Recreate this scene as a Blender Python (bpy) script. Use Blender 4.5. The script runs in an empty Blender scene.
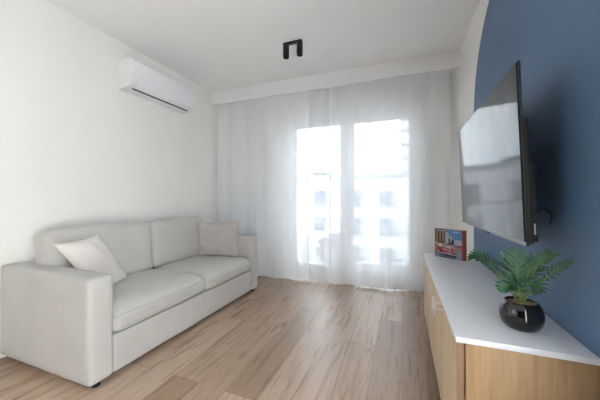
import bpy, bmesh, math, random
from mathutils import Vector, Matrix, noise
random.seed(7)
scene = bpy.context.scene
col = scene.collection
PI = math.pi

# ------------------------------------------------------------------ helpers
BASE = {}

def link(o, base=(0, 0, 0)):
    col.objects.link(o)
    BASE[o] = Vector(base)
    return o

def tag(o, label=None, cat=None, group=None, kind=None):
    if label: o['label'] = label
    if cat: o['category'] = cat
    if group: o['group'] = group
    if kind: o['kind'] = kind
    return o

def thing(name, label, cat, loc, group=None):
    o = bpy.data.objects.new(name, None)
    o.empty_display_size = 0.05
    o.location = loc
    link(o, loc)
    return tag(o, label, cat, group)

def obj(name, bm, mats, parent=None, loc=None, smooth=True, angle=40):
    """link a bmesh (in world coordinates) as one mesh object"""
    if parent is not None:
        base = BASE[parent]
    else:
        base = Vector(loc) if loc is not None else Vector((0, 0, 0))
    if base.length > 0:
        bmesh.ops.translate(bm, verts=bm.verts, vec=-base)
    bmesh.ops.recalc_face_normals(bm, faces=bm.faces)
    me = bpy.data.meshes.new(name)
    bm.to_mesh(me)
    bm.free()
    if not isinstance(mats, (list, tuple)):
        mats = [mats]
    for m in mats:
        me.materials.append(m)
    if smooth:
        for p in me.polygons:
            p.use_smooth = True
        try:
            me.set_sharp_from_angle(angle=math.radians(angle))
        except Exception:
            pass
    o = bpy.data.objects.new(name, me)
    link(o, base)
    if parent is not None:
        o.parent = parent
    else:
        o.location = base
    return o

def struct(name, bm, mats, parent=None, smooth=False):
    o = obj(name, bm, mats, parent, smooth=smooth)
    if parent is None:
        o['kind'] = 'structure'
    return o

def box(bm, x0, x1, y0, y1, z0, z1, mi=0, bevel=0.0, seg=2):
    t = bmesh.new()
    bmesh.ops.create_cube(t, size=1)
    for v in t.verts:
        v.co = Vector(((x0 + x1) / 2 + v.co.x * (x1 - x0), (y0 + y1) / 2 + v.co.y * (y1 - y0), (z0 + z1) / 2 + v.co.z * (z1 - z0)))
    if bevel > 0:
        bmesh.ops.bevel(t, geom=list(t.edges), offset=bevel, segments=seg, profile=0.5, affect='EDGES')
    merge(bm, t, mi)

def merge(bm, t, mi=0, M=None):
    if M is not None:
        bmesh.ops.transform(t, matrix=M, verts=t.verts)
    vm = {}
    for v in t.verts:
        vm[v] = bm.verts.new(v.co)
    for f in t.faces:
        try:
            nf = bm.faces.new([vm[v] for v in f.verts])
            nf.material_index = mi
        except ValueError:
            pass
    t.free()

def tube(bm, pts, r, n=10, mi=0, cap=True):
    """a tube along points; r is one radius or a list"""
    pts = [Vector(p) for p in pts]
    rs = r if isinstance(r, (list, tuple)) else [r] * len(pts)
    rings = []
    up = None
    for i, p in enumerate(pts):
        a = pts[max(0, i - 1)]; b = pts[min(len(pts) - 1, i + 1)]
        d = (b - a).normalized()
        if up is None:
            up = d.orthogonal().normalized()
        else:
            up = (up - d * up.dot(d)).normalized()
        s = d.cross(up)
        rings.append([bm.verts.new(p + (up * math.cos(2 * PI * k / n) + s * math.sin(2 * PI * k / n)) * rs[i]) for k in range(n)])
    for i in range(len(rings) - 1):
        for k in range(n):
            f = bm.faces.new((rings[i][k], rings[i][(k + 1) % n], rings[i + 1][(k + 1) % n], rings[i + 1][k]))
            f.material_index = mi
    if cap:
        for rg in (rings[0], rings[-1]):
            f = bm.faces.new(rg); f.material_index = mi

def lathe(bm, prof, c, n=48, mi=0, sx=1.0, sy=1.0):
    rings = []
    for r, z in prof:
        if r < 1e-6:
            rings.append([bm.verts.new((c[0], c[1], c[2] + z))])
        else:
            rings.append([bm.verts.new((c[0] + r * sx * math.cos(2 * PI * k / n), c[1] + r * sy * math.sin(2 * PI * k / n), c[2] + z)) for k in range(n)])
    for a, b in zip(rings, rings[1:]):
        for k in range(n):
            k2 = (k + 1) % n
            if len(a) == 1 and len(b) == 1: continue
            if len(a) == 1: f = bm.faces.new((a[0], b[k], b[k2]))
            elif len(b) == 1: f = bm.faces.new((a[k], a[k2], b[0]))
            else: f = bm.faces.new((a[k], a[k2], b[k2], b[k]))
            f.material_index = mi

def extrude_profile(bm, prof, y0, y1, mi=0, cap=True):
    """closed (x,z) profile extruded along y"""
    A = [bm.verts.new((x, y0, z)) for x, z in prof]
    B = [bm.verts.new((x, y1, z)) for x, z in prof]
    n = len(prof)
    for k in range(n):
        f = bm.faces.new((A[k], A[(k + 1) % n], B[(k + 1) % n], B[k])); f.material_index = mi
    if cap:
        f = bm.faces.new(A); f.material_index = mi
        f = bm.faces.new(B); f.material_index = mi

def grid_box(nx, ny, nz):
    """surface grid of the cube [-1,1]^3"""
    bm = bmesh.new()
    vd = {}
    def V(i, j, k):
        key = (i, j, k)
        if key not in vd:
            vd[key] = bm.verts.new((2 * i / nx - 1, 2 * j / ny - 1, 2 * k / nz - 1))
        return vd[key]
    for i in range(nx):
        for j in range(ny):
            bm.faces.new((V(i, j, 0), V(i, j + 1, 0), V(i + 1, j + 1, 0), V(i + 1, j, 0)))
            bm.faces.new((V(i, j, nz), V(i + 1, j, nz), V(i + 1, j + 1, nz), V(i, j + 1, nz)))
    for i in range(nx):
        for k in range(nz):
            bm.faces.new((V(i, 0, k), V(i + 1, 0, k), V(i + 1, 0, k + 1), V(i, 0, k + 1)))
            bm.faces.new((V(i, ny, k), V(i, ny, k + 1), V(i + 1, ny, k + 1), V(i + 1, ny, k)))
    for j in range(ny):
        for k in range(nz):
            bm.faces.new((V(0, j, k), V(0, j, k + 1), V(0, j + 1, k + 1), V(0, j + 1, k)))
            bm.faces.new((V(nx, j, k), V(nx, j + 1, k), V(nx, j + 1, k + 1), V(nx, j, k + 1)))
    return bm

def soft_box(h, r, n=(24, 24, 12), puff=None, wob=0.0, seed=0.0):
    """rounded box of half sizes h; puff(u,v,w) gives an extra offset; result centred at the origin"""
    bm = grid_box(*n)
    for v in bm.verts:
        u = v.co.copy()
        # cluster the grid towards the edges so that the rounding is smooth
        q = Vector([math.copysign(1 - (1 - abs(c)) ** 1.6, c) for c in u])
        p = Vector((q.x * h[0], q.y * h[1], q.z * h[2]))
        rr = [min(r, hh * 0.999) for hh in h]
        inner = Vector([max(-(h[i] - rr[i]), min(h[i] - rr[i], p[i])) for i in range(3)])
        d = p - inner
        if d.length > 1e-9:
            dn = d.normalized()
            p = inner + Vector((dn.x * rr[0], dn.y * rr[1], dn.z * rr[2]))
        if puff: p += Vector(puff(q.x, q.y, q.z))
        if wob:
            nn = noise.noise_vector(p * 6 + Vector((seed, seed * 2, 0)))
            p += nn * wob
        v.co = p
    return bm

# ------------------------------------------------------------------ materials
def new_mat(name):
    m = bpy.data.materials.new(name)
    m.use_nodes = True
    nt = m.node_tree
    return m, nt, nt.nodes['Principled BSDF']

def node(nt, t, **kw):
    n = nt.nodes.new(t)
    for k, v in kw.items():
        if k in n.inputs.keys():
            n.inputs[k].default_value = v
        else:
            setattr(n, k, v)
    return n

def mapping(nt, scale=(1, 1, 1), rot=(0, 0, 0), coord='Object'):
    tc = nt.nodes.new('ShaderNodeTexCoord')
    mp = nt.nodes.new('ShaderNodeMapping')
    mp.inputs['Scale'].default_value = scale
    mp.inputs['Rotation'].default_value = rot
    nt.links.new(tc.outputs[coord], mp.inputs['Vector'])
    return mp.outputs['Vector']

def ramp(nt, fac, stops):
    r = nt.nodes.new('ShaderNodeValToRGB')
    e = r.color_ramp.elements
    while len(e) < len(stops): e.new(0.5)
    for el, (p, c) in zip(e, stops):
        el.position = p
        el.color = (*c, 1) if len(c) == 3 else c
    nt.links.new(fac, r.inputs['Fac'])
    return r.outputs['Color']

def mix(nt, a, b, fac, blend='MIX'):
    m = nt.nodes.new('ShaderNodeMix')
    m.data_type = 'RGBA'; m.blend_type = blend
    for val, sock in ((fac, m.inputs[0]), (a, m.inputs[6]), (b, m.inputs[7])):
        if hasattr(val, 'links') or hasattr(val, 'is_linked'):
            nt.links.new(val, sock)
        elif isinstance(val, (int, float)):
            sock.default_value = val
        else:
            sock.default_value = (*val, 1) if len(val) == 3 else val
    return m.outputs[2]

def math_node(nt, op, a, b=None, c=None):
    m = nt.nodes.new('ShaderNodeMath'); m.operation = op
    for i, v in enumerate((a, b, c)):
        if v is None: continue
        if isinstance(v, (int, float)): m.inputs[i].default_value = v
        else: nt.links.new(v, m.inputs[i])
    return m.outputs[0]

def bump(nt, b, height, strength=0.2, dist=0.01):
    n = nt.nodes.new('ShaderNodeBump')
    n.inputs['Strength'].default_value = strength
    n.inputs['Distance'].default_value = dist
    nt.links.new(height, n.inputs['Height'])
    nt.links.new(n.outputs['Normal'], b.inputs['Normal'])

def noise_tex(nt, vec, scale, detail=3, rough=0.5, dist=0.0):
    n = nt.nodes.new('ShaderNodeTexNoise')
    n.inputs['Scale'].default_value = scale
    n.inputs['Detail'].default_value = detail
    n.inputs['Roughness'].default_value = rough
    n.inputs['Distortion'].default_value = dist
    if vec is not None: nt.links.new(vec, n.inputs['Vector'])
    return n

def plain(name, c, rough=0.5, metal=0.0, var=0.04, scale=12, coat=0.0, spec=0.5, bmp=0.0):
    m, nt, b = new_mat(name)
    v = mapping(nt)
    n = noise_tex(nt, v, scale, 4)
    lo = tuple(x * (1 - var) for x in c); hi = tuple(min(1, x * (1 + var)) for x in c)
    nt.links.new(ramp(nt, n.outputs['Fac'], [(0.3, lo), (0.7, hi)]), b.inputs['Base Color'])
    b.inputs['Roughness'].default_value = rough
    b.inputs['Metallic'].default_value = metal
    b.inputs['Coat Weight'].default_value = coat
    b.inputs['Specular IOR Level'].default_value = spec
    if bmp:
        n2 = noise_tex(nt, v, scale * 20, 2)
        bump(nt, b, n2.outputs['Fac'], bmp, 0.002)
    return m

M = {}
M['wall'] = plain('wall_paint', (.83, .82, .79), .75, var=.012, scale=3, bmp=.05)
M['ceiling'] = plain('ceiling_paint', (.86, .86, .865), .8, var=.01, scale=3, bmp=.04)
M['wall_dark'] = plain('bounce_limiting_wall_paint', (.09, .09, .10), .8, var=.02, scale=3)  # unseen rear wall made dark to limit light bouncing from behind
M['trim'] = plain('white_trim', (.82, .82, .82), .4, var=.01)
M['pelmet'] = plain('pelmet_board', (.82, .82, .83), .55, var=.01)
M['pvc'] = plain('white_pvc', (.84, .84, .86), .35, var=.01)
M['seal'] = plain('grey_seal', (.33, .34, .36), .6, var=.05)
M['radiator'] = plain('radiator_enamel', (.42, .57, .82), .35, var=.01)
M['ac_white'] = plain('white_plastic', (.80, .80, .83), .32, var=.01)
M['ac_grey'] = plain('grey_plastic', (.62, .63, .65), .4, var=.02)
M['dark_slot'] = plain('dark_outlet', (.02, .021, .024), .6, var=.2)
M['black_metal'] = plain('black_powder_coat', (.012, .012, .014), .45, var=.2, scale=60)
M['black_plastic'] = plain('black_plastic', (.006, .006, .007), .55, var=.15, scale=40)
M['steel'] = plain('satin_nickel', (.80, .79, .77), .35, metal=.5, var=.03)
M['white_top'] = plain('white_laminate', (.76, .77, .81), .33, var=.01)
M['rubber'] = plain('black_rubber', (.015, .014, .013), .7, var=.2)
M['lamp_glass'] = plain('frosted_lamp_lens', (.35, .35, .36), .4, var=.05)

# right wall: white paint with a big blue painted arch
def wall_right_mat():
    m, nt, b = new_mat('right_wall_paint')
    tc = nt.nodes.new('ShaderNodeTexCoord')
    sp = nt.nodes.new('ShaderNodeSeparateXYZ')
    nt.links.new(tc.outputs['Object'], sp.inputs[0])
    yc, hy = (2.632 + .25) / 2, (2.632 - .25) / 2
    R, top = .75, 2.54
    # rounded rectangle distance
    ay = math_node(nt, 'ABSOLUTE', math_node(nt, 'SUBTRACT', sp.outputs['Y'], yc))
    dy = math_node(nt, 'MAXIMUM', math_node(nt, 'SUBTRACT', ay, hy - R), 0.0)
    dz = math_node(nt, 'MAXIMUM', math_node(nt, 'SUBTRACT', sp.outputs['Z'], top - R), 0.0)
    d = math_node(nt, 'SQRT', math_node(nt, 'ADD', math_node(nt, 'MULTIPLY', dy, dy), math_node(nt, 'MULTIPLY', dz, dz)))
    inside = math_node(nt, 'LESS_THAN', d, R)
    n = noise_tex(nt, tc.outputs['Object'], 2.5, 3)
    blue = ramp(nt, n.outputs['Fac'], [(.3, (.089, .156, .265)), (.7, (.095, .166, .280))])
    white = ramp(nt, n.outputs['Fac'], [(.3, (.82, .81, .78)), (.7, (.84, .83, .80))])
    nt.links.new(mix(nt, white, blue, inside), b.inputs['Base Color'])
    b.inputs['Roughness'].default_value = .6
    n2 = noise_tex(nt, tc.outputs['Object'], 160, 2)
    bump(nt, b, n2.outputs['Fac'], .05, .002)
    return m
M['wall_right'] = wall_right_mat()

def floor_mat():
    m, nt, b = new_mat('oak_laminate_floor')
    tc = nt.nodes.new('ShaderNodeTexCoord')
    sp = nt.nodes.new('ShaderNodeSeparateXYZ'); nt.links.new(tc.outputs['Object'], sp.inputs[0])
    cb = nt.nodes.new('ShaderNodeCombineXYZ')
    nt.links.new(sp.outputs['Y'], cb.inputs['X'])
    nt.links.new(sp.outputs['X'], cb.inputs['Y'])
    br = nt.nodes.new('ShaderNodeTexBrick')
    br.offset = .37; br.offset_frequency = 2; br.squash = 1
    nt.links.new(cb.outputs[0], br.inputs['Vector'])
    br.inputs['Color1'].default_value = (0, 0, 0, 1)
    br.inputs['Color2'].default_value = (1, 1, 1, 1)
    br.inputs['Mortar'].default_value = (.5, .5, .5, 1)
    br.inputs['Scale'].default_value = 1
    br.inputs['Mortar Size'].default_value = .0017
    br.inputs['Mortar Smooth'].default_value = .1
    br.inputs['Bias'].default_value = 0
    br.inputs['Brick Width'].default_value = 1.285
    br.inputs['Row Height'].default_value = .19
    bw = nt.nodes.new('ShaderNodeRGBToBW'); nt.links.new(br.outputs['Color'], bw.inputs[0])
    rnd = bw.outputs[0]
    # grain coordinates, shifted plank by plank
    sh = nt.nodes.new('ShaderNodeCombineXYZ')
    nt.links.new(math_node(nt, 'MULTIPLY', rnd, 37.0), sh.inputs['X'])
    nt.links.new(math_node(nt, 'MULTIPLY', rnd, 11.0), sh.inputs['Y'])
    ad = nt.nodes.new('ShaderNodeVectorMath'); ad.operation = 'ADD'
    nt.links.new(cb.outputs[0], ad.inputs[0]); nt.links.new(sh.outputs[0], ad.inputs[1])
    mp = nt.nodes.new('ShaderNodeMapping'); mp.inputs['Scale'].default_value = (.9, 13, 1)
    nt.links.new(ad.outputs[0], mp.inputs['Vector'])
    g1 = noise_tex(nt, mp.outputs['Vector'], 1.5, 6, .6, .5)
    mp2 = nt.nodes.new('ShaderNodeMapping'); mp2.inputs['Scale'].default_value = (4, 70, 1)
    nt.links.new(ad.outputs[0], mp2.inputs['Vector'])
    g2 = noise_tex(nt, mp2.outputs['Vector'], 2.0, 4, .6)
    mp3 = nt.nodes.new('ShaderNodeMapping'); mp3.inputs['Scale'].default_value = (1.5, 5.5, 1)
    nt.links.new(ad.outputs[0], mp3.inputs['Vector'])
    kn = noise_tex(nt, mp3.outputs['Vector'], 2.1, 3, .55, 1.2)
    base = ramp(nt, rnd, [(0, (.34, .228, .155)), (.5, (.435, .308, .222)), (1, (.545, .408, .315))])
    c = mix(nt, base, ramp(nt, g1.outputs['Fac'], [(.30, (.50, .43, .40)), (.47, (1, 1, 1)), (.60, (1.04, 1.02, 1.0)), (.74, (.66, .60, .57))]), .85, 'MULTIPLY')
    c = mix(nt, c, ramp(nt, g2.outputs['Fac'], [(.3, (.80, .77, .74)), (.6, (1.05, 1.05, 1.05))]), .65, 'MULTIPLY')
    c = mix(nt, c, ramp(nt, kn.outputs['Fac'], [(.26, (.45, .36, .30)), (.36, (1, 1, 1)), (1, (1, 1, 1))]), .8, 'MULTIPLY')
    c = mix(nt, c, (.17, .115, .08), br.outputs['Fac'])
    nt.links.new(c, b.inputs['Base Color'])
    b.inputs['Roughness'].default_value = .34
    nt.links.new(ramp(nt, g1.outputs['Fac'], [(.2, (.34,) * 3), (.8, (.24,) * 3)]), b.inputs['Roughness'])
    h = math_node(nt, 'SUBTRACT', math_node(nt, 'MULTIPLY', g2.outputs['Fac'], .12), br.outputs['Fac'])
    bump(nt, b, h, .25, .002)
    return m
M['floor'] = floor_mat()

def fabric(name, c, warp=900, var=.10, bmp=.3, rough=.95):
    m, nt, b = new_mat(name)
    v = mapping(nt)
    n = noise_tex(nt, v, 5, 3)
    n2 = noise_tex(nt, v, 260, 2, .7)
    lo = tuple(x * (1 - var) for x in c); hi = tuple(min(1, x * (1 + var)) for x in c)
    cc = ramp(nt, n2.outputs['Fac'], [(.32, lo), (.68, hi)])
    cc = mix(nt, cc, ramp(nt, n.outputs['Fac'], [(.3, (.95, .95, .95)), (.7, (1.03, 1.03, 1.03))]), 1.0, 'MULTIPLY')
    nt.links.new(cc, b.inputs['Base Color'])
    b.inputs['Roughness'].default_value = rough
    b.inputs['Specular IOR Level'].default_value = .2
    b.inputs['Sheen Weight'].default_value = .15
    # weave: crossed wave bands and soft wrinkles
    w1 = nt.nodes.new('ShaderNodeTexWave'); w1.bands_direction = 'DIAGONAL'
    w1.inputs['Scale'].default_value = 160; w1.inputs['Distortion'].default_value = 2
    nt.links.new(v, w1.inputs['Vector'])
    nw = noise_tex(nt, v, 9, 3, .5, .6)
    h = math_node(nt, 'ADD', math_node(nt, 'MULTIPLY', n2.outputs['Fac'], .5), math_node(nt, 'ADD', math_node(nt, 'MULTIPLY', w1.outputs['Fac'], .1), math_node(nt, 'MULTIPLY', nw.outputs['Fac'], 2.2)))
    bump(nt, b, h, bmp, .004)
    return m
M['sofa'] = fabric('light_grey_linen', (.50, .482, .46))
M['pillow_cream'] = fabric('cream_velour', (.70, .65, .61), var=.05, bmp=.35)
M['pillow_beige'] = fabric('greige_velour', (.44, .405, .385), var=.05, bmp=.35)

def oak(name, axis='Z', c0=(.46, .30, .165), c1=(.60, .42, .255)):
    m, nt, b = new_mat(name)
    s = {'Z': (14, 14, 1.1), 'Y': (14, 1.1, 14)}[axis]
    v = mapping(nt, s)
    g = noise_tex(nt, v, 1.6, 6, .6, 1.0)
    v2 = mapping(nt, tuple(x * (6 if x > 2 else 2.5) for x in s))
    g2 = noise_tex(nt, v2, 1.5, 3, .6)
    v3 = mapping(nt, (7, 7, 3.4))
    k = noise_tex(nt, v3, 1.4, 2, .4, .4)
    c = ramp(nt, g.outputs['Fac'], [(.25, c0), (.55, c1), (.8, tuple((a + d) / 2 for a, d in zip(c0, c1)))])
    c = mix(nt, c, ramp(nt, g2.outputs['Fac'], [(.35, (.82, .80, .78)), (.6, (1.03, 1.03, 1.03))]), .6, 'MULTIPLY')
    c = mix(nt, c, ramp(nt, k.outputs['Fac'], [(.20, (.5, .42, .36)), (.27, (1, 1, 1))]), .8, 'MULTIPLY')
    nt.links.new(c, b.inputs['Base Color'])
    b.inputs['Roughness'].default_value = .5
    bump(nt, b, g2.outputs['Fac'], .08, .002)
    return m
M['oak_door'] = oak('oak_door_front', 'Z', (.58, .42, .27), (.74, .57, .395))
M['oak_side'] = oak('oak_side_shaded', 'Z', (.31, .185, .085), (.41, .26, .13))  # end panel's shade is put into this darker copy of the oak
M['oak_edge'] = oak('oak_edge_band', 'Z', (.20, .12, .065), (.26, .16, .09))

def curtain_mat():
    m = bpy.data.materials.new('sheer_white_voile'); m.use_nodes = True
    nt = m.node_tree; nt.nodes.clear()
    out = nt.nodes.new('ShaderNodeOutputMaterial')
    tr = nt.nodes.new('ShaderNodeBsdfTransparent'); tr.inputs[0].default_value = (1, 1, 1, 1)
    tl = nt.nodes.new('ShaderNodeBsdfTranslucent'); tl.inputs[0].default_value = (.97, .97, .98, 1)
    df = nt.nodes.new('ShaderNodeBsdfDiffuse'); df.inputs[0].default_value = (.97, .97, .98, 1)
    m1 = nt.nodes.new('ShaderNodeMixShader'); m1.inputs[0].default_value = .70
    nt.links.new(tl.outputs[0], m1.inputs[1]); nt.links.new(df.outputs[0], m1.inputs[2])
    m2 = nt.nodes.new('ShaderNodeMixShader')
    v = mapping(nt, (1, 1, .02))
    n = noise_tex(nt, v, 90, 3, .6)
    f = ramp(nt, n.outputs['Fac'], [(.3, (CURT_LO,) * 3), (.7, (CURT_HI,) * 3)])
    nt.links.new(f, m2.inputs[0])
    nt.links.new(tr.outputs[0], m2.inputs[1]); nt.links.new(m1.outputs[0], m2.inputs[2])
    nt.links.new(m2.outputs[0], out.inputs[0])
    return m
CURT_LO, CURT_HI = .79, .85
M['curtain'] = curtain_mat()
CURT_LO, CURT_HI = .58, .64
M['curtain_thin'] = curtain_mat()

def glass_mat():
    m = bpy.data.materials.new('window_glass'); m.use_nodes = True
    nt = m.node_tree; nt.nodes.clear()
    out = nt.nodes.new('ShaderNodeOutputMaterial')
    tr = nt.nodes.new('ShaderNodeBsdfTransparent'); tr.inputs[0].default_value = (.95, .97, .97, 1)
    gl = nt.nodes.new('ShaderNodeBsdfGlossy'); gl.inputs['Roughness'].default_value = .01
    fr = nt.nodes.new('ShaderNodeFresnel'); fr.inputs['IOR'].default_value = 1.45
    mx = nt.nodes.new('ShaderNodeMixShader')
    nt.links.new(fr.outputs[0], mx.inputs[0]); nt.links.new(tr.outputs[0], mx.inputs[1]); nt.links.new(gl.outputs[0], mx.inputs[2])
    nt.links.new(mx.outputs[0], out.inputs[0])
    return m
M['glass'] = glass_mat()

def gloss(name, c, rough, ior=1.5, coat=0.0):
    m, nt, b = new_mat(name)
    v = mapping(nt); n = noise_tex(nt, v, 8, 2)
    nt.links.new(ramp(nt, n.outputs['Fac'], [(.3, tuple(x * .9 for x in c)), (.7, tuple(x * 1.1 for x in c))]), b.inputs['Base Color'])
    b.inputs['Roughness'].default_value = rough
    b.inputs['IOR'].default_value = ior
    b.inputs['Coat Weight'].default_value = coat
    b.inputs['Coat Roughness'].default_value = .03
    return m
M['screen'] = gloss('tv_screen_glass', (.012, .013, .016), .03, 1.42)
M['pot'] = gloss('black_glazed_ceramic', (.006, .006, .007), .06, 1.5, .3)

def leaf_mat():
    m, nt, b = new_mat('leaf_green')
    v = mapping(nt)
    n = noise_tex(nt, v, 22, 3)
    nt.links.new(ramp(nt, n.outputs['Fac'], [(.3, (.013, .056, .026)), (.5, (.028, .102, .042)), (.72, (.068, .175, .070))]), b.inputs['Base Color'])
    b.inputs['Roughness'].default_value = .38
    n2 = noise_tex(nt, v, 120, 2); bump(nt, b, n2.outputs['Fac'], .15, .002)
    return m
M['leaf'] = leaf_mat()
M['stem'] = plain('leaf_stem', (.16, .22, .05), .5, var=.15, scale=30)
M['pebble'] = plain('tan_pebbles', (.36, .24, .13), .8, var=.55, scale=55)
# book cover colours
for nm, c in dict(sky=(.20, .45, .78), cloud=(.62, .74, .88), brick=(.23, .13, .10), tower=(.20, .10, .09), spire=(.10, .11, .10), cream=(.72, .56, .46),
                  roof=(.45, .13, .07), flower=(.72, .05, .16), pink=(.80, .35, .45), stall=(.05, .05, .08), pave=(.50, .56, .72), path=(.55, .42, .34), white=(.9, .9, .9),
                  orange=(.55, .115, .03), page=(.80, .76, .68), arch=(.80, .78, .74)).items():
    M['bk_' + nm] = plain('cover_print_' + nm, tuple(x ** 1.35 * .72 for x in c), .3, var=.12, scale=90)
# outdoors
M['render_white'] = plain('white_render', (.50, .50, .50), .85, var=.02, scale=1)
M['render_grey'] = plain('grey_render', (.25, .26, .28), .85, var=.03, scale=1)
M['ext_glass'] = plain('dark_window_glass', (.085, .10, .125), .25, var=.05, spec=.12)
M['balcony_tile'] = plain('balcony_tile', (.24, .25, .27), .7, var=.05, scale=6)
M['galv'] = plain('galvanised_rail', (.20, .21, .23), .5, metal=.0, var=.05)
M['asphalt'] = plain('courtyard_paving', (.30, .30, .30), .9, var=.1, scale=1)
M['tree_leaf'] = plain('tree_leaves', (.11, .15, .09), .7, var=.4, scale=3)
M['bark'] = plain('tree_bark', (.12, .09, .07), .9, var=.3, scale=8)
M['hvac_case'] = plain('hvac_case', (.36, .36, .37), .45, var=.02)
M['hvac_dark'] = plain('hvac_fan_dark', (.07, .075, .08), .5, var=.1)
M['sticker'] = plain('white_sticker', (.6, .6, .62), .5, var=.02)

# ------------------------------------------------------------------ room shell
XL, XR, YB, YR, ZC = -2.60, .555, 3.76, -2.9, 2.65
bm = bmesh.new(); box(bm, XL - .15, XR + .15, YR, YB + .2, -.2, 0); struct('floor', bm, M['floor'])
bm = bmesh.new(); box(bm, XL - .15, XR + .15, YR, YB + .2, ZC, ZC + .2); struct('ceiling', bm, M['ceiling'])
# left wall: unseen window added behind the viewer to let in sun
WY0, WY1, WZ0, WZ1 = -1.75, -.30, .85, 2.45
bm = bmesh.new()
box(bm, XL - .15, XL, WY1, YB + .2, 0, ZC); box(bm, XL - .15, XL, YR, WY0, 0, ZC)
box(bm, XL - .15, XL, WY0, WY1, 0, WZ0); box(bm, XL - .15, XL, WY0, WY1, WZ1, ZC)
struct('wall_left', bm, M['wall'])
bm = bmesh.new(); box(bm, XR, XR + .15, YR, YB + .2, 0, ZC); struct('wall_right', bm, M['wall_right'])
bm = bmesh.new(); box(bm, XL - .15, XR + .15, YR - .15, YR, 0, ZC); struct('wall_rear', bm, M['wall_dark'])
win = bpy.data.objects.new('added_window_1', None); win.location = (XL - .07, -1.025, WZ0); link(win, (XL - .07, -1.025, WZ0)); win['kind'] = 'structure'
bm = bmesh.new()
for y0, y1, z0, z1 in ((WY0, WY0 + .05, WZ0, WZ1), (WY1 - .05, WY1, WZ0, WZ1), (WY0, WY1, WZ0, WZ0 + .05), (WY0, WY1, WZ1 - .05, WZ1), (-1.05, -1.00, WZ0, WZ1)):
    box(bm, XL - .11, XL - .04, y0, y1, z0, z1)
struct('added_window_frame', bm, M['pvc'], win)
bm = bmesh.new(); box(bm, XL - .078, XL - .07, WY0, WY1, WZ0, WZ1); struct('glass_pane', bm, M['glass'], win)
# back wall around the balcony door
DX0, DX1, DZ1 = -1.67, .235, 2.32
bm = bmesh.new()
box(bm, XL, DX0, YB, YB + .2, 0, ZC); box(bm, DX1, XR, YB, YB + .2, 0, ZC); box(bm, DX0, DX1, YB, YB + .2, DZ1, ZC)
struct('wall_back', bm, M['wall'])
bm = bmesh.new(); box(bm, XL, XL + .014, YR, YB, 0, .07, bevel=.004); struct('baseboard_left', bm, M['trim'])
bm = bmesh.new(); box(bm, XR - .014, XR, YR, YB, 0, .07, bevel=.004); struct('baseboard_right', bm, M['trim'])
bm = bmesh.new(); box(bm, XL + .014, DX0, YB - .014, YB, 0, .07, bevel=.004); box(bm, DX1, XR - .014, YB - .014, YB, 0, .07, bevel=.004); struct('baseboard_back', bm, M['trim'])
# boxed-in pelmet along the ceiling in front of the curtains
bm = bmesh.new(); box(bm, XL, XR, 3.19, 3.22, 2.468, ZC, bevel=.003); struct('trim_1', bm, M['pelmet'])

# balcony door: outer frame, two glazed leaves
door = bpy.data.objects.new('door_1', None); door.location = (-.69, YB + .07, 0); link(door, (-.69, YB + .07, 0)); door['kind'] = 'structure'
def frame_rect(x0, x1, z0, z1, w, y0, y1, wb=None):
    b = bmesh.new(); wb = wb or w
    box(b, x0, x0 + w, y0, y1, z0, z1, bevel=.005); box(b, x1 - w, x1, y0, y1, z0, z1, bevel=.005)
    box(b, x0 + w, x1 - w, y0, y1, z1 - w, z1, bevel=.005); box(b, x0 + w, x1 - w, y0, y1, z0, z0 + wb, bevel=.005)
    return b
struct('door_frame', frame_rect(DX0, DX1, 0, DZ1, .065, YB + .03, YB + .11, .04), M['pvc'], door)
for x0, x1 in ((-1.605, -.742), (-.738, .168)):
    lf = struct('door_leaf', frame_rect(x0, x1, .04, 2.255, .095, YB + .015, YB + .085), M['pvc'], door)
    b = bmesh.new(); box(b, x0 + .085, x1 - .085, YB + .045, YB + .052, .12, 2.17); struct('glass_pane', b, M['glass'], lf)
b = bmesh.new(); box(b, -1.56, -.78, YB + .006, YB + .0149, 2.205, 2.245, bevel=.002); struct('head_shade_strip', b, M['seal'], door)  # grey strip standing in for the shade at the door head
b = bmesh.new(); box(b, -.755, -.725, YB + .002, YB + .0149, 1.0, 1.14, bevel=.004); tube(b, [(-.74, YB + .004, 1.10), (-.74, YB - .045, 1.10)], .009); tube(b, [(-.74, YB - .045, 1.106), (-.74, YB - .045, .985)], .009)
struct('door_handle', b, M['pvc'], door)

# radiator behind the left curtain
rad = thing('radiator', 'pale blue-white panel radiator behind the sheer curtain at the far end of the sofa', 'radiator', (-2.25, 3.68, 0))
b = bmesh.new()
box(b, -2.440, -2.03, 3.560, 3.665, .16, 1.012, bevel=.008)
for k in range(10):
    x = -2.42 + k * .0372
    box(b, x, x + .026, 3.553, 3.562, .19, .98, bevel=.004)
obj('panel', b, M['radiator'], rad)
b = bmesh.new(); box(b, -2.440, -2.03, 3.665, 3.725, .98, 1.012, bevel=.004); obj('top_grille', b, M['radiator'], rad)
b = bmesh.new(); box(b, -2.390, -2.360, 3.665, 3.760, .2, .9); box(b, -2.140, -2.110, 3.665, 3.760, .2, .9); obj('wall_bracket', b, M['radiator'], rad)
b = bmesh.new(); tube(b, [(-2.075, 3.65, .17), (-2.075, 3.65, .06), (-2.075, 3.67, .03), (-2.075, 3.75, .03)], .009); obj('pipe', b, M['steel'], rad)
b = bmesh.new(); tube(b, [(-2.415, 3.65, .17), (-2.415, 3.65, .0)], .009); obj('pipe', b, M['steel'], rad)

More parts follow.
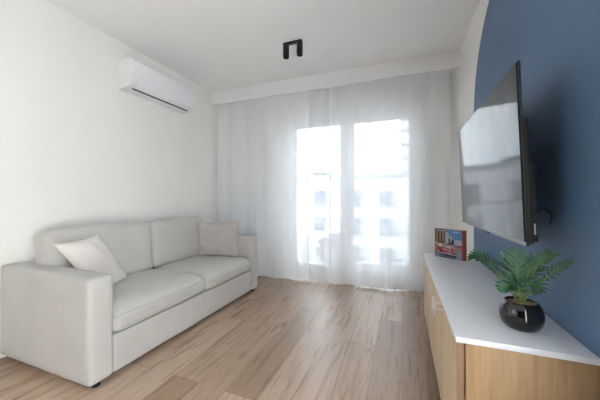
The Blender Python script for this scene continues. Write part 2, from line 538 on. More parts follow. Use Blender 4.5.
# ------------------------------------------------------------------ curtains
def curtain(name, x0, x1, label, seed, hems, thin_from=None):
    root = thing(name, label, 'curtain', ((x0 + x1) / 2, 3.4, 0), None)
    def Y(x, z):
        k = z / ZC
        base = 3.40 + (x + .9) * .055
        a = .020 * (1 - .35 * k)
        y = base + a * math.sin(x * 2 * PI / .31 + seed) + -.25 * a * math.sin(x * 2 * PI / .137 + 2 * seed + .5 * z)
        y += .012 * math.sin(x * 2 * PI / .9 + seed * 3 + z * .8)
        return y
    def sheet(xa, xb, nx, dy=0.0, zt=ZC - .002, zb=None):
        b = bmesh.new(); nz = 26; vs = []
        for i in range(nx + 1):
            s = xa + (xb - xa) * i / nx
            row = []
            for j in range(nz + 1):
                t = j / nz
                z0 = .006 + .006 * (1 + math.sin(s * 5 + seed)) if zb is None else zb
                z = z0 + (zt - z0) * t
                row.append(b.verts.new((s, Y(s, z) + dy, z)))
            vs.append(row)
        for i in range(nx):
            for j in range(nz):
                b.faces.new((vs[i][j], vs[i + 1][j], vs[i + 1][j + 1], vs[i][j + 1]))
        return b
    cl = obj('cloth', sheet(x0, x1, int((x1 - x0) / .011)), [M['curtain'], M['curtain_thin']], root)
    if thin_from is not None:          # a stretch of finer weave
        for p in cl.data.polygons:
            if p.center.x + root.location.x > thin_from: p.material_index = 1
    for hx0, hx1 in hems:
        obj('side_hem', sheet(hx0, hx1, 4, -.0015), M['curtain'], cl)
    b = sheet(x0, x1 if thin_from is None else thin_from, int((x1 - x0) / .011), -.0016, .055)
    obj('bottom_hem', b, M['curtain'], cl)
    b = sheet(x0, x1, int((x1 - x0) / .02), -.0016, ZC - .002, ZC - .08)
    obj('header_tape', b, M['curtain'], cl)
    return root
curtain('curtain', -2.57, -.905, 'sheer white curtain hanging behind the sofa end, in front of the radiator', .6, [(-1.20, -1.175)], -1.178)
curtain('curtain', -.90, .50, 'sheer white curtain hanging at the far end of the sideboard', 2.1, [(-.90, -.875), (-.392, -.382)])

# ------------------------------------------------------------------ sofa
sofa = thing('sofa', 'light grey linen two-seat sofa against the white wall', 'sofa', (-2.1, 1.93, 0))
def place(bm, loc, R=None):
    Mx = Matrix.Translation(Vector(loc))
    if R is not None: Mx = Mx @ R
    bmesh.ops.transform(bm, matrix=Mx, verts=bm.verts)
    return bm
SX0, SX1 = -2.596, -1.648
for ya, yb in ((.985, 1.132), (2.732, 2.88)):
    b = soft_box(((SX1 - SX0) / 2, (yb - ya) / 2, .3085), .026, (20, 10, 14), lambda u, v, w: (0, 0, .004 * (1 - u * u) * (1 - v * v) if w > .9 else 0), .0025, ya)
    place(b, ((SX0 + SX1) / 2, (ya + yb) / 2, .3365))
    arm = obj('armrest', b, M['sofa'], sofa)
    # seam around the front face of the arm
    b = bmesh.new(); x = SX1 - .010; q = .012
    tube(b, [(x, ya + q, .09), (x, ya + q, .60), (x, ya + q + .006, .628), (x, ya + .03, .6345), (x, yb - .03, .6345), (x, yb - q - .006, .628), (x, yb - q, .60), (x, yb - q, .09)], .0035, 6)
    obj('seam', b, M['sofa'], arm)
b = soft_box((.455, .80, .116), .012, (20, 30, 6), None, .002, 3); place(b, (-2.113, 1.932, .147)); obj('base', b, M['sofa'], sofa)
b = soft_box((.075, .80, .305), .03, (8, 30, 12), None, .002, 4); place(b, (-2.49, 1.932, .36)); obj('backrest', b, M['sofa'], sofa)
for ya, yb, s in ((1.134, 1.953, 1), (1.957, 2.730, 2)):
    def puff(u, v, w):
        t = (1 - u ** 4) * (1 - v ** 4)
        if w > 0: return (0.006 * (1 - v * v) * max(0, u) ** 4, 0, .022 * t * w - .035 * max(0, u) ** 5 * w - .012 * abs(v) ** 6 * w)
        return (0, 0, 0)
    b = soft_box((.345, (yb - ya) / 2, .082), .05, (28, 28, 10), puff, .004, s * 3.3)
    place(b, (-1.985, (ya + yb) / 2, .347))
    c = obj('seat_cushion', b, M['sofa'], sofa)
    b = bmesh.new()
    x = -1.6385
    tube(b, [(x, ya + .035, .300), (x, (ya + yb) / 2, .300), (x, yb - .035, .300)], .003, 6)
    obj('seam', b, M['sofa'], c)
for ya, yb, s in ((1.095, 1.932, 1), (1.937, 2.680, 2)):
    def puff(u, v, w):
        t = (1 - v ** 4) * (1 - w ** 4)
        return (.03 * t * u, .0, .012 * (1 - v * v) * max(0, w) - .014 * abs(v) ** 8 * max(0, w) ** 2)
    b = soft_box((.082, (yb - ya) / 2, .232), .045, (12, 28, 20), puff, .006, s * 5.1)
    place(b, (-2.345, (ya + yb) / 2, .645), Matrix.Rotation(math.radians(-8), 4, 'Y'))
    c = obj('back_cushion', b, M['sofa'], sofa)
for x in (-1.69, -2.50):
    for y in (1.05, 2.82):
        b = bmesh.new(); lathe(b, [(0, 0), (.020, 0), (.022, .004), (.022, .032), (0, .032)], (x, y, 0), 20); obj('leg', b, M['rubber'], sofa)

# ------------------------------------------------------------------ throw pillows (four corners, puffed)
def pillow(name, label, cor, puff_h, mat, seed, bulge=(1, 1)):
    TL, TR, BR, BL = [Vector(c) for c in cor]
    n = 26
    nrm = ((TR - BL).cross(TL - BR)).normalized()
    b = bmesh.new()
    def P(i, j, side):
        u = i / n; v = j / n
        uu, vv = 2 * u - 1, 2 * v - 1
        # pull the edges inwards between the corners
        pu = uu * (1 - .085 * (1 - vv * vv)); pv = vv * (1 - .085 * (1 - uu * uu))
        a, c2 = (pu + 1) / 2, (pv + 1) / 2
        p = BL * (1 - a) * (1 - c2) + BR * a * (1 - c2) + TL * (1 - a) * c2 + TR * a * c2
        e = max(0, (1 - uu ** 2) * (1 - vv ** 2)) ** .48
        w = noise.noise(Vector((uu * 2.3 + seed, vv * 2.3, side))) * .012 * e
        # wrinkles radiating from the corners
        w += .004 * e * math.sin(uu * vv * 14 + seed)
        return p + nrm * side * (puff_h * e * bulge[0 if side > 0 else 1] + w)
    grids = []
    for side in (1, -1):
        g = [[None] * (n + 1) for _ in range(n + 1)]
        for i in range(n + 1):
            for j in range(n + 1):
                if side == -1 and (i in (0, n) or j in (0, n)): g[i][j] = grids[0][i][j]
                else: g[i][j] = b.verts.new(P(i, j, side))
        grids.append(g)
        for i in range(n):
            for j in range(n):
                f = (g[i][j], g[i + 1][j], g[i + 1][j + 1], g[i][j + 1])
                b.faces.new(f if side == 1 else f[::-1])
    edge = [grids[0][i][0].co.copy() for i in range(n + 1)] + [grids[0][n][j].co.copy() for j in range(1, n + 1)] + [grids[0][i][n].co.copy() for i in range(n - 1, -1, -1)] + [grids[0][0][j].co.copy() for j in range(n - 1, 0, -1)]
    base = (BL + BR) / 2
    root = thing(name, label, 'pillow', base)
    cv = obj('cover', b, mat, root, angle=80)
    b = bmesh.new(); tube(b, edge + [edge[0]], .003, 6, cap=False); obj('piping', b, mat, cv)
    return root
pillow('throw_pillow', 'cream throw pillow slumped on the sofa against the armrest nearest the viewer',
       [(-2.10, 1.047, .811), (-2.19, 1.372, .828), (-2.13, 1.578, .437), (-1.965, 1.245, .435)], .066, M['pillow_cream'], 1.7)
pillow('throw_pillow', 'greige throw pillow upright on the sofa at the end beside the radiator',
       [(-2.225, 2.475, .838), (-1.735, 2.60, .846), (-1.745, 2.60, .437), (-2.20, 2.475, .437)], .06, M['pillow_beige'], 4.2)

# ------------------------------------------------------------------ air conditioner
ac = thing('air_conditioner', 'white split air conditioner mounted high on the wall above the sofa', 'air conditioner', (XL, 2.235, 2.18))
Y0, Y1 = 1.82, 2.635
prof = [(-2.597, 2.172), (-2.597, 2.452), (-2.47, 2.457), (-2.435, 2.453), (-2.415, 2.441), (-2.406, 2.42), (-2.402, 2.34), (-2.402, 2.262), (-2.405, 2.238), (-2.413, 2.218), (-2.428, 2.202), (-2.448, 2.191), (-2.475, 2.184), (-2.51, 2.180)]
b = bmesh.new(); extrude_profile(b, prof, Y0 + .012, Y1 - .012); obj('body', b, M['ac_white'], ac, angle=25)
for ya, yb in ((Y0, Y0 + .012), (Y1 - .012, Y1)):
    b = bmesh.new(); extrude_profile(b, prof, ya, yb)
    bmesh.ops.bevel(b, geom=[e for e in b.edges if abs(e.verts[0].co.y - e.verts[1].co.y) < 1e-6], offset=.004, segments=2, affect='EDGES')
    obj('end_cap', b, M['ac_white'], ac, angle=50)
b = bmesh.new(); box(b, -2.4035, -2.3985, Y0 + .012, Y1 - .012, 2.255, 2.420, bevel=.0024); obj('front_panel', b, M['ac_white'], ac)
# flap on the curved lower front, dark outlet slot behind its lower edge
def strip(path, th, ya, yb):
    pts = [Vector((x, 0, z)) for x, z in path]; out = []
    for i, p in enumerate(pts):
        d = (pts[min(i + 1, len(pts) - 1)] - pts[max(i - 1, 0)]).normalized()
        out.append(p + Vector((-d.z, 0, d.x)) * th)
    b = bmesh.new(); extrude_profile(b, [(p.x, p.z) for p in pts] + [(p.x, p.z) for p in reversed(out)], ya, yb)
    return b
obj('outlet_slot', strip([(-2.462, 2.1865), (-2.475, 2.183), (-2.487, 2.1815)], .003, Y0 + .055, Y1 - .045), M['dark_slot'], ac)
obj('flap', strip([(-2.404, 2.240), (-2.412, 2.219), (-2.427, 2.203), (-2.447, 2.192), (-2.461, 2.187)], .005, Y0 + .05, Y1 - .04), M['ac_white'], ac)
b = bmesh.new(); box(b, -2.60, -2.596, Y0 + .004, Y1 - .004, 2.176, 2.448); obj('shadow_gap_plate', b, M['seal'], ac)  # plate coloured grey to read as the gap shadow at the wall
b = bmesh.new(); box(b, -2.3986, -2.398, Y0 + .07, Y0 + .10, 2.272, 2.277); obj('front_mark', b, M['ac_grey'], ac)
for y in (2.03, 2.40):
    b = bmesh.new(); lathe(b, [(0, -.003), (.006, -.003), (.006, .006), (0, .006)], (-2.555, y, 2.174), 14); obj('screw_cover', b, M['ac_grey'], ac)
b = bmesh.new()
for k in range(14): box(b, -2.585 + k * .0095, -2.581 + k * .0095, Y0 + .04, Y1 - .04, 2.4525, 2.460)
obj('top_grille', b, M['ac_white'], ac)

# ------------------------------------------------------------------ ceiling spotlight
sp = thing('ceiling_spotlight', 'black double cylinder spotlight on the white ceiling', 'ceiling light', (-1.02, 2.45, ZC))
b = bmesh.new(); box(b, -1.112, -.916, 2.432, 2.470, ZC - .020, ZC, bevel=.003); obj('mounting_bar', b, M['black_metal'], sp)
for x in (-1.086, -.941):
    b = bmesh.new(); lathe(b, [(0, 0), (.029, 0), (.030, -.002), (.030, -.126), (.028, -.128), (.024, -.126), (.022, -.11), (0, -.11)], (x, 2.45, ZC - .0195), 32)
    s = obj('spot_head', b, M['black_metal'], sp)
    b = bmesh.new(); lathe(b, [(0, -.002), (.021, -.002), (.021, .0), (0, .0)], (x, 2.45, ZC - .127), 24); obj('lamp_lens', b, M['lamp_glass'], s)

# ------------------------------------------------------------------ television and its wall bracket
tilt = math.atan2(.047, .635)
TVY0, TVY1 = 1.172, 2.245
TB, TT = Vector((.403, 0, .933)), Vector((.377, 0, 1.594))
tv = thing('television', 'large black flat television tilted down on the blue wall above the sideboard', 'television', (.43, 1.745, .933))
upv = (TT - TB).normalized(); nv = Vector((upv.z, 0, -upv.x))   # towards the wall
H = (TT - TB).length
def tvbox(b, s0, s1, y0, y1, d0, d1, bevel=.0, mi=0):
    t = bmesh.new(); box(t, d0, d1, y0, y1, s0, s1, bevel=bevel)
    for v in t.verts:
        d, y, s = v.co
        p = TB + upv * s + nv * d; v.co = Vector((p.x, y, p.z))
    merge(b, t, mi)
b = bmesh.new(); tvbox(b, 0, H, TVY0, TVY1, .003, .013, .003); obj('housing', b, M['black_plastic'], tv)
b = bmesh.new(); tvbox(b, .014, H - .007, TVY0 + .006, TVY1 - .006, .0, .0032); obj('screen', b, M['screen'], tv)
b = bmesh.new(); tvbox(b, 0, .013, TVY0, TVY1, -.001, .004, .0008); obj('lower_bezel', b, M['seal'], tv)
b = bmesh.new(); tvbox(b, .004, .46, TVY0 + .010, TVY1 - .02, .012, .032, .008); tvbox(b, .02, .36, TVY0 + .13, TVY1 - .13, .03, .055, .010); obj('back_cover', b, M['black_plastic'], tv)
b = bmesh.new(); tvbox(b, -.008, .004, 1.62, 1.71, -.001, .010, .003); obj('sensor_bump', b, M['black_plastic'], tv)
b = bmesh.new(); tvbox(b, .035, .075, TVY0 + .0485, TVY0 + .0502, .046, .051); LABEL_BM = b
mt = thing('tv_wall_bracket', 'black tilting wall bracket between the television and the blue wall', 'bracket', (XR, 1.745, 1.25))
b = bmesh.new(); box(b, XR - .012, XR, 1.60, 2.00, 1.14, 1.20, bevel=.002); box(b, XR - .012, XR, 1.60, 2.00, 1.24, 1.27, bevel=.002); box(b, XR - .012, XR, 1.62, 1.66, 1.14, 1.27); box(b, XR - .012, XR, 1.95, 1.99, 1.14, 1.27); obj('wall_plate', b, M['black_metal'], mt)
for y in (1.65, 1.91):
    b = bmesh.new()
    tvbox(b, .05, .34, y, y + .035, .0555, .066, .002)
    tube(b, [(XR - .01, y + .017, 1.16), (TB + upv * .22 + nv * .060).to_tuple()[:1] + (y + .017,) + (TB + upv * .22).to_tuple()[2:]], .010, 10)
    obj('arm', b, M['black_metal'], mt)
b = bmesh.new(); tvbox(b, .008, .30, TVY0 + .05, TVY0 + .085, .0345, .056, .002); r_ = obj('side_rail', b, M['black_metal'], mt)
obj('rating_label', LABEL_BM, M['sticker'], r_)
cb = bmesh.new(); tube(cb, [(.476, 1.46, 1.02), (.482, 1.33, 1.05), (.495, 1.29, 1.062), (.512, 1.285, 1.058), (.53, 1.30, 1.04), (.545, 1.34, 1.02), (.5545, 1.38, 1.00)], .0026, 8)
tag(obj('power_cable', cb, M['rubber'], loc=(.50, 1.27, 1.08)), 'thin black cable looping from behind the television to the blue wall', 'cable')

# ------------------------------------------------------------------ sideboard
sb = thing('sideboard', 'oak sideboard with a white top below the television', 'sideboard', (.36, 1.835, 0))
A0, A1 = 1.075, 2.63
b = bmesh.new(); box(b, .172, .5545, A0 - .002, A1, .600, .62, bevel=.0015); obj('top', b, M['white_top'], sb)
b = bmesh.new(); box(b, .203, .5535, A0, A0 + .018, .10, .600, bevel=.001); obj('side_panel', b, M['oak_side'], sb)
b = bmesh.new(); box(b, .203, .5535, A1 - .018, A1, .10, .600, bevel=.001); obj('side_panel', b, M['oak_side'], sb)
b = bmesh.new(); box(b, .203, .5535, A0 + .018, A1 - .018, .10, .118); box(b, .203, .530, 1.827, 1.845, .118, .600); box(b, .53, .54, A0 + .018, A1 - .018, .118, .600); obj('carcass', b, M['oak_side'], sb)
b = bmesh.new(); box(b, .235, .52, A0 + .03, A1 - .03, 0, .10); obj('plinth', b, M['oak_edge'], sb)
dy = (A1 - A0) / 4
for k in range(4):
    ya, yb = A0 + k * dy + (.0 if k == 0 else .003), A0 + (k + 1) * dy - .003
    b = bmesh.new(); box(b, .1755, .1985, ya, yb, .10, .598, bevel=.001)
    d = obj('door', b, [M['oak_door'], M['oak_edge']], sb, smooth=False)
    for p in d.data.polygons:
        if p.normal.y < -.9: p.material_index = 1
    hy = yb - .036 if k % 2 == 0 else ya + .036
    b = bmesh.new(); tube(b, [(.1755, hy, .575), (.144, hy, .575)], .0055, 12); tube(b, [(.142, hy, .543), (.142, hy, .607)], .0068, 12)
    lathe(b, [(0, 0), (.0075, 0), (.0075, .003), (0, .003)], (0, 0, 0), 16)
    for v in list(b.verts)[-34:]:
        v.co = Vector((.1755 - v.co.z, hy + v.co.y, .575 + v.co.x))
    obj('handle', b, M['steel'], d)

# ------------------------------------------------------------------ book
P0, P1 = Vector((.250, 2.526, .62)), Vector((.430, 2.410, .62))
ux = (P1 - P0).normalized(); W = (P1 - P0).length; un = Vector((ux.y, -ux.x, 0))  # towards the viewer
book = thing('book', 'small picture book with a sunny town square cover standing on the white sideboard', 'book', (P0 + P1) / 2)
HB = .234
def bk(b, u0, u1, z0, z1, d0, d1, mi=0, bevel=0):
    t = bmesh.new(); box(t, u0, u1, d0, d1, z0, z1, bevel=bevel)
    for v in t.verts:
        p = P0 + ux * v.co.x - un * v.co.y; v.co = Vector((p.x, p.y, .62 + v.co.z))
    merge(b, t, mi)
b = bmesh.new(); bk(b, 0, W, 0, HB, 0, .003); obj('front_cover', b, M['bk_cream'], book, smooth=False)
b = bmesh.new(); bk(b, 0, W, 0, HB, .027, .030); obj('back_cover', b, M['bk_orange'], book, smooth=False)
b = bmesh.new(); bk(b, .004, W - .002, .003, HB - .003, .003, .027); obj('page_block', b, M['bk_page'], book, smooth=False)
b = bmesh.new(); tb = bmesh.new()
pts = [(W, .0), (W + .012, .001), (W + .022, .006), (W + .025, .015), (W + .022, .024), (W + .012, .029), (W, .030)]
vs0 = [tb.verts.new((*(P0 + ux * u - un * d).to_tuple()[:2], .62)) for u, d in pts]; vs1 = [tb.verts.new((v.co.x, v.co.y, .62 + HB)) for v in vs0]
for k in range(len(pts)): tb.faces.new((vs0[k], vs0[(k + 1) % len(pts)], vs1[(k + 1) % len(pts)], vs1[k]))
tb.faces.new(vs0); tb.faces.new(vs1[::-1]); merge(b, tb); obj('spine', b, M['bk_orange'], book)
# printed picture, thin polygons on the cover (u, z as fractions)
names = ['sky', 'cloud', 'brick', 'tower', 'spire', 'cream', 'roof', 'flower', 'pink', 'stall', 'pave', 'path', 'white', 'arch']
b = bmesh.new(); lay = [0]
def poly(pts, nm):
    lay[0] += 1
    d = -.0002 - lay[0] * .00003
    f = b.faces.new([b.verts.new((*(P0 + ux * (u * W) - un * d).to_tuple()[:2], .62 + z * HB)) for u, z in pts])
    f.material_index = names.index(nm)
poly([(.02, .42), (1, .36), (1, .985), (.02, .985)], 'sky')
for cx, cz, rx, rz in ((.55, .62, .22, .13), (.85, .56, .2, .10), (.42, .78, .1, .09)):
    poly([(cx + rx * math.cos(a * PI / 8), cz + rz * math.sin(a * PI / 8)) for a in range(16) if cx + rx * math.cos(a * PI / 8) < 1], 'cloud')
poly([(.02, .50), (.40, .48), (.40, .985), (.02, .985)], 'brick')
for k in range(3): poly([(.07 + k * .115, .56), (.12 + k * .115, .56), (.12 + k * .115, .88), (.095 + k * .115, .92), (.07 + k * .115, .88)], 'path')
# thin pale arc over the square
arc = [(.38 + .26 * math.cos(t), .60 + .30 * math.sin(t)) for t in [k * PI / 2 / 8 for k in range(9)]]
poly(arc + [(.38 + .24 * math.cos(t), .60 + .28 * math.sin(t)) for t in [k * PI / 2 / 8 for k in range(8, -1, -1)]], 'arch')
for u0, u1, h in ((.525, .585, .70), (.635, .725, .68)):
    poly([(u0, .48), (u1, .47), (u1, h - .06), (u0, h - .06)], 'tower')
    um = (u0 + u1) / 2
    poly([(u0 - .008, h - .06), (u1 + .008, h - .06), (um + .012, h), (um, h + .05), (um - .012, h)], 'spire')
poly([(.585, .48), (.64, .48), (.64, .55), (.61, .60), (.585, .55)], 'tower')
for u0, u1, z0, z1, nm in ((.02, .14, .38, .56, 'cream'), (.14, .30, .36, .54, 'white'), (.30, .44, .36, .53, 'cream'), (.44, .60, .34, .50, 'arch'), (.60, .80, .32, .47, 'cream'), (.80, 1, .30, .46, 'pink')):
    poly([(u0, z0), (u1, z0), (u1, z1 - .05), ((u0 + u1) / 2, z1), (u0, z1 - .05)], nm)
for u0, u1, z in ((.14, .30, .49), (.44, .6, .45), (.72, 1, .42)):
    poly([(u0, z), (u1, z), (u1 - .02, z + .05), (u0 + .03, z + .05)], 'roof')
poly([(.02, .15), (1, .12), (1, .36), (.6, .33), (.3, .36), (.02, .42)], 'path')
poly([(.02, .0), (1, .0), (1, .13), (.02, .16)], 'pave')
random.seed(3)
for k in range(70):
    u = .08 + random.random() * .68; z = .19 + random.random() * .17 - .06 * u; s = .016 + random.random() * .022
    nm = random.choice(['flower', 'flower', 'pink', 'stall', 'white', 'roof'])
    poly([(u + s * math.cos(a * PI / 3), z + s * math.sin(a * PI / 3)) for a in range(6)], nm)
poly([(.14, .27), (.20, .30), (.62, .21), (.80, .17), (.78, .135), (.30, .19)], 'flower')
poly([(.30, .235), (.48, .225), (.76, .165), (.76, .14), (.42, .17)], 'pink')
poly([(.02, .135), (.80, .115), (.80, .065), (.45, .07), (.10, .11)], 'stall')
poly([(.1, .17), (.80, .135), (.80, .12), (.1, .145)], 'white')
poly([(.1, .06), (.80, .03), (.80, .005), (.3, .02)], 'stall')
poly([(.82, .02), (1, .02), (1, .33), (.82, .25)], 'pave')
# small unreadable lines of white lettering
for u0, u1, z in ((.08, .13, .925), (.14, .22, .925), (.23, .29, .925), (.30, .40, .925), (.70, .75, .905), (.76, .84, .905), (.85, .90, .905)):
    poly([(u0, z), (u1, z), (u1, z + .025), (u0, z + .025)], 'white')
obj('cover_picture', b, [M['bk_' + n] for n in names], book, smooth=False)

# ------------------------------------------------------------------ potted plant
PC = Vector((.411, 1.232, .62))
plant = thing('potted_plant', 'green split-leaf plant in a glossy black pot on the white sideboard', 'plant', PC)
prof = [(0, 0), (.038, 0), (.046, .003), (.058, .014), (.065, .031), (.067, .048), (.0665, .064), (.062, .081), (.054, .096), (.050, .1005), (.047, .1005), (.0455, .097), (.050, .085), (.05, .08), (0, .08)]
b = bmesh.new(); lathe(b, prof, PC, 64); obj('pot', b, M['pot'], plant, angle=60)
b = bmesh.new(); lathe(b, [(0, .001), (.0515, .001), (.0515, .008), (0, .010)], PC + Vector((0, 0, .079)), 32)
random.seed(11)
for k in range(150):
    a = random.random() * 2 * PI; r = .046 * math.sqrt(random.random())
    t = bmesh.new(); bmesh.ops.create_icosphere(t, subdivisions=1, radius=.0038 + random.random() * .0028)
    merge(b, t, 0, Matrix.Translation(PC + Vector((r * math.cos(a), r * math.sin(a), .0895 + random.random() * .003))) @ Matrix.Diagonal((1, 1.2, .7, 1)))
o = obj('pebbles', b, M['pebble'], plant); o['kind'] = 'stuff'

def leaf(pts, halfw, nrm_hint, nl=9, t0=.32, fold=.25, curl=.0, lobe_w=1.0):
    """pinnate split leaf along a quadratic path; finger lobes on both sides of the midrib"""
    A, B, C = [Vector(p) for p in pts]
    L = (B - A).length + (C - B).length
    def P(t): return A * (1 - t) ** 2 + B * 2 * t * (1 - t) + C * t * t
    def T(t): return ((B - A) * 2 * (1 - t) + (C - B) * 2 * t).normalized()
    hint = Vector(nrm_hint).normalized()
    b = bmesh.new(); bs = bmesh.new()
    tube(bs, [P(k / 12) for k in range(13)], [.0032 * (1 - .8 * k / 12) + .0004 for k in range(13)], 6)
    def frame(t):
        d = T(t); S = d.cross(hint).normalized(); N = S.cross(d).normalized(); return P(t), d, S, N
    def prof_w(s):   # s 0..1 along the blade
        return halfw * (math.sin(PI * min(1, .12 + s * .86)) ** .65) * (1 - .25 * s)
    # continuous inner blade
    n = 22; prev = None
    for k in range(n + 1):
        s = k / n; t = t0 + (1 - t0) * s
        p, d, S, N = frame(t); w = prof_w(s) * .10 * (1 if s < .97 else .4)
        cur = [b.verts.new(p - S * w + N * w * fold), b.verts.new(p + N * .0005), b.verts.new(p + S * w + N * w * fold)]
        if prev:
            b.faces.new((prev[0], prev[1], cur[1], cur[0])); b.faces.new((prev[1], prev[2], cur[2], cur[1]))
        prev = cur
    for k in range(nl + 1):
        s = (k + .35) / (nl + .6); t = t0 + (1 - t0) * s
        p, d, S, N = frame(t)
        LL = prof_w(s) * (1.0 + .12 * random.uniform(-1, 1))
        wd = (L * (1 - t0) / (nl + 1)) * .29 * lobe_w
        for sg in (-1, 1):
            ang = math.radians(62 - 34 * s + random.uniform(-4, 4))
            dr = (S * sg * math.sin(ang) + d * math.cos(ang)); dn = (d * math.sin(ang) - S * sg * math.cos(ang))
            m = 8; pr = None
            for j in range(m + 1):
                q = j / m
                x = LL * (.1 + .95 * q)
                ww = wd * (math.sin(PI * (.30 + .70 * q)) ** .6 if q < 1 else 0) * 1.05
                lift = fold * x * (1 - .35 * q) - curl * x * x * 8
                c = p + dr * x + N * lift
                cup = N * ww * .35
                if j == m: vs = [b.verts.new(c)]
                else: vs = [b.verts.new(c - dn * ww + cup), b.verts.new(c), b.verts.new(c + dn * ww + cup)]
                if pr:
                    if len(vs) == 3:
                        b.faces.new((pr[0], pr[1], vs[1], vs[0])); b.faces.new((pr[1], pr[2], vs[2], vs[1]))
                    else:
                        b.faces.new((pr[0], pr[1], vs[0])); b.faces.new((pr[1], pr[2], vs[0]))
                pr = vs
    lf = obj('leaf', b, M['leaf'], plant, angle=180)
    obj('stem', bs, M['stem'], lf)
    return lf
B0 = PC + Vector((-.004, -.002, .085))
CAM = Vector((0, 0, 1.1))
LEAVES = []
random.seed(5)
leaf([B0, (.392, 1.185, .79), (.390, 1.225, .908)], .092, (-.35, -1, .25), 8, .28, .22)
leaf([B0, (.285, 1.175, .915), (.243, 1.20, .869)], .052, (-.1, -.55, 1), 9, .36, .25)
leaf([B0, (.438, 1.165, .925), (.505, 1.21, .902)], .036, (-.1, -.45, 1), 8, .45, .15)
leaf([B0, (.480, 1.17, .865), (.512, 1.13, .896)], .036, (-.3, -.55, .8), 8, .42, .15)
leaf([B0, (.405, 1.185, .835), (.335, 1.195, .765)], .050, (-.2, -.8, .7), 6, .42, .15)
leaf([B0, (.415, 1.185, .850), (.437, 1.160, .780)], .050, (-.1, -1, .5), 6, .50, .15)
leaf([B0 + Vector((.006, .008, 0)), (.45, 1.29, .85), (.480, 1.27, .85)], .055, (-.3, -1, .4), 7, .36, .2)
leaf([B0 + Vector((-.006, .008, 0)), (.40, 1.29, .83), (.372, 1.275, .862)], .040, (-.2, -1, .4), 6, .36, .2)

# ------------------------------------------------------------------ balcony and the world outside
bm = bmesh.new(); box(bm, -4.2, 2.2, YB + .2, 5.05, -.28, -.06); o = struct('floor_balcony', bm, M['balcony_tile'])
rail = thing('balcony_railing', 'thin grey metal railing of the balcony beyond the glass door', 'railing', (-1, 4.97, -.06))
b = bmesh.new(); box(b, -4.1, 2.1, 4.955, 4.985, .955, .985, bevel=.004); obj('top_rail', b, M['galv'], rail)
b = bmesh.new(); box(b, -4.1, 2.1, 4.96, 4.98, .02, .045); obj('bottom_rail', b, M['galv'], rail)
for x in (-4.1, -2.55, -.28, 2.07):
    b = bmesh.new(); box(b, x, x + .03, 4.955, 4.985, -.06, .96); obj('post', b, M['galv'], rail)
b = bmesh.new(); box(b, -4.07, 2.07, 4.966, 4.973, .05, .95); obj('glass_infill', b, M['glass'], rail)

hv = thing('outdoor_air_conditioner', 'white outdoor air conditioner unit with a round fan grille on the balcony', 'air conditioner', (-1.32, 4.55, -.06))
b = bmesh.new(); box(b, -1.72, -1.0, 4.40, 4.70, -.01, .52, bevel=.012); obj('case', b, M['hvac_case'], hv)
b = bmesh.new(); lathe(b, [(0, 0), (.20, 0), (.20, .004), (0, .004)], (0, 0, 0), 40)
for v in b.verts: v.co = Vector((-1.22 + v.co.x, 4.399 - v.co.z, .25 + v.co.y))
obj('fan_opening', b, M['hvac_dark'], hv)
b = bmesh.new()
for r in (.03, .06, .09, .12, .15, .18, .20):
    tube(b, [(-1.22 + r * math.cos(k * PI / 14), 4.388, .25 + r * math.sin(k * PI / 14)) for k in range(29)], .0035, 5, cap=False)
for k in range(8): tube(b, [(-1.22, 4.388, .25), (-1.22 + .205 * math.cos(k * PI / 4), 4.39, .25 + .205 * math.sin(k * PI / 4))], .004, 5)
obj('fan_grille', b, M['hvac_case'], hv)
b = bmesh.new()
for k in range(12): box(b, -1.69, -1.50, 4.392, 4.40, .04 + k * .038, .058 + k * .038)
obj('louvre_panel', b, M['seal'], hv)
for x in (-1.65, -1.1):
    b = bmesh.new(); box(b, x, x + .05, 4.42, 4.68, -.06, -.01); obj('foot', b, M['rubber'], hv)

bm = bmesh.new(); box(bm, -70, 60, 5.06, 120, -9.3, -9.0); struct('ground', bm, M['asphalt'])

def building(name, label, x0, x1, y, depth, z1, mat, wins, ww, wh, rails=(), loc=None):
    root = thing(name, label, 'building', ((x0 + x1) / 2, y, -9))
    b = bmesh.new(); box(b, x0, x1, y, y + depth, -9, z1); obj('wall', b, mat, root, smooth=False)
    b = bmesh.new(); box(b, x0 - .15, x1 + .15, y - .15, y + depth, z1, z1 + .22); obj('roof', b, M['render_grey'], root, smooth=False)
    for (wx, wz) in wins:
        b = frame_rect(wx, wx + ww, wz, wz + wh, .07, y - .03, y + .02); f = obj('window', b, M['render_white'], root, smooth=False)
        b = bmesh.new(); box(b, wx + .06, wx + ww - .06, y - .015, y + .01, wz + .06, wz + wh - .06); obj('pane', b, M['ext_glass'], f, smooth=False)
    for (rx0, rx1, rz) in rails:
        b = bmesh.new(); box(b, rx0, rx1, y - 1.0, y, rz - .25, rz, bevel=.01)
        bb = obj('balcony', b, M['render_grey'], root, smooth=False)
        b = bmesh.new(); box(b, rx0, rx1, y - 1.0, y - .95, rz + .95, rz + 1.02); box(b, rx0, rx1, y - .99, y - .96, rz + .45, rz + .5)
        for k in range(9): box(b, rx0 + (rx1 - rx0 - .04) * k / 8, rx0 + (rx1 - rx0 - .04) * k / 8 + .04, y - 1.0, y - .95, rz, rz + 1.0)
        obj('railing', b, M['seal'], bb, smooth=False)
    return root
wx = [-16, -12.6, -9.4, -6.55, -3.9, -1.67, 2.2]
wins = [(x, z) for z in (.4, -1.65, -3.7) for x in wx]
building('apartment_building', 'low white flat-roofed apartment block opposite, seen through the balcony door', -19, 5.5, 20, 9, 2.72, M['render_white'], wins, 1.12, 1.42,
         rails=[(-.35, 2.0, -1.1), (-.35, 2.0, -3.4)])
building('apartment_tower', 'tall pale apartment tower with stacked balconies rising behind the low white block', -.3, 14, 42, 12, 15.2, M['render_white'],
         [(1.6, z) for z in (3.6, 6.2, 8.8, 11.4)], 1.3, 1.5, rails=[(-.6, 1.3, z) for z in (3.2, 5.2, 7.2, 9.2, 11.2, 13.0)])
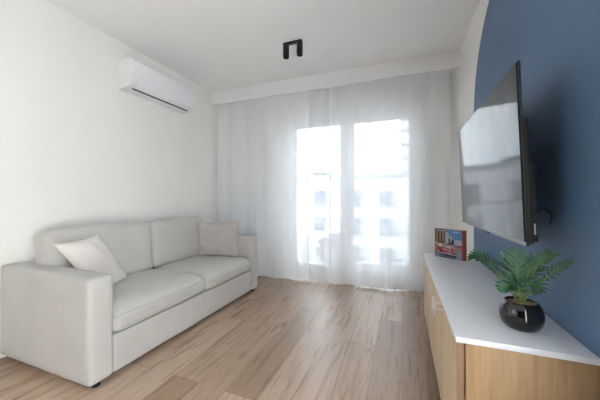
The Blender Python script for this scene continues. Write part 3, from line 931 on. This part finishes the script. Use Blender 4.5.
def tree(x, y, z, r, label, seed):
    root = thing('tree', label, 'tree', (x, y, -9), 'trees behind the opposite block')
    b = bmesh.new(); tube(b, [(x, y, -9), (x + .1, y, z - r * .4)], [.3, .14], 8); obj('trunk', b, M['bark'], root)
    b = bmesh.new(); random.seed(seed)
    for k in range(420):
        v = Vector((random.gauss(0, 1), random.gauss(0, 1), random.gauss(0, 1))).normalized() * (r * (.55 + .45 * random.random()))
        v.z *= .8
        c = Vector((x, y, z)) + v
        t = bmesh.new(); bmesh.ops.create_icosphere(t, subdivisions=1, radius=r * random.uniform(.07, .14))
        merge(b, t, 0, Matrix.Translation(c) @ Matrix.Rotation(random.random() * 3, 4, 'X') @ Matrix.Diagonal((1, .7, .5, 1)))
    obj('crown', b, M['tree_leaf'], root)
tree(-9.6, 32, 3.3, 1.7, 'round tree showing above the flat roof, left of the other roof tree', 1)
tree(-5.9, 33, 2.9, 1.4, 'round tree showing above the flat roof, right of the other roof tree', 2)

# ------------------------------------------------------------------ daylight
w = bpy.data.worlds.new('World'); scene.world = w; w.use_nodes = True
nt = w.node_tree
bg = nt.nodes['Background']
tc = nt.nodes.new('ShaderNodeTexCoord')
mp = nt.nodes.new('ShaderNodeMapping'); mp.inputs['Scale'].default_value = (1, 1, 2.6); nt.links.new(tc.outputs['Generated'], mp.inputs['Vector'])
nz = noise_tex(nt, mp.outputs['Vector'], 2.2, 6, .6, .4)
c = ramp(nt, nz.outputs['Fac'], [(.38, (.68, .82, 1.0)), (.62, (.93, .97, 1.0))])
nt.links.new(c, bg.inputs['Color'])
spw = nt.nodes.new('ShaderNodeSeparateXYZ'); nt.links.new(tc.outputs['Generated'], spw.inputs[0])
mr = nt.nodes.new('ShaderNodeMapRange'); mr.interpolation_type = 'SMOOTHSTEP'
mr.inputs['From Min'].default_value = -.3; mr.inputs['From Max'].default_value = .6
mr.inputs['To Min'].default_value = .8; mr.inputs['To Max'].default_value = 1.6     # sky boosted on the balcony side for stronger window light
nt.links.new(spw.outputs['Y'], mr.inputs['Value']); nt.links.new(mr.outputs[0], bg.inputs['Strength'])

# low sun from the side, through the added window behind the viewer
sun = bpy.data.lights.new('Sun', 'SUN'); so = bpy.data.objects.new('Sun', sun); col.objects.link(so)
sun.energy = 11.0; sun.angle = math.radians(1.5); sun.color = (.92, .955, 1.0)
so.location = (-6, -3, 4)
so.rotation_euler = Vector((.95, .166, -.22)).to_track_quat('-Z', 'Y').to_euler()

# ------------------------------------------------------------------ camera
cam = bpy.data.cameras.new('Camera'); co = bpy.data.objects.new('Camera', cam); col.objects.link(co)
cam.sensor_width = 36; cam.lens = 36 * 269 / 600; cam.shift_y = -1 / 600
cam.clip_start = .02
co.location = (0, 0, 1.1); co.rotation_euler = (PI / 2, 0, math.atan(103 / 269))
scene.camera = co
vs = scene.view_settings
vs.view_transform = 'Standard'; vs.look = 'None'; vs.gamma = 1; vs.use_curve_mapping = False
vs.exposure = 2.68
cy = scene.cycles
cy.max_bounces = 14; cy.diffuse_bounces = 8; cy.transparent_max_bounces = 24; cy.transmission_bounces = 8
cy.sample_clamp_indirect = 8
cy.caustics_reflective = False
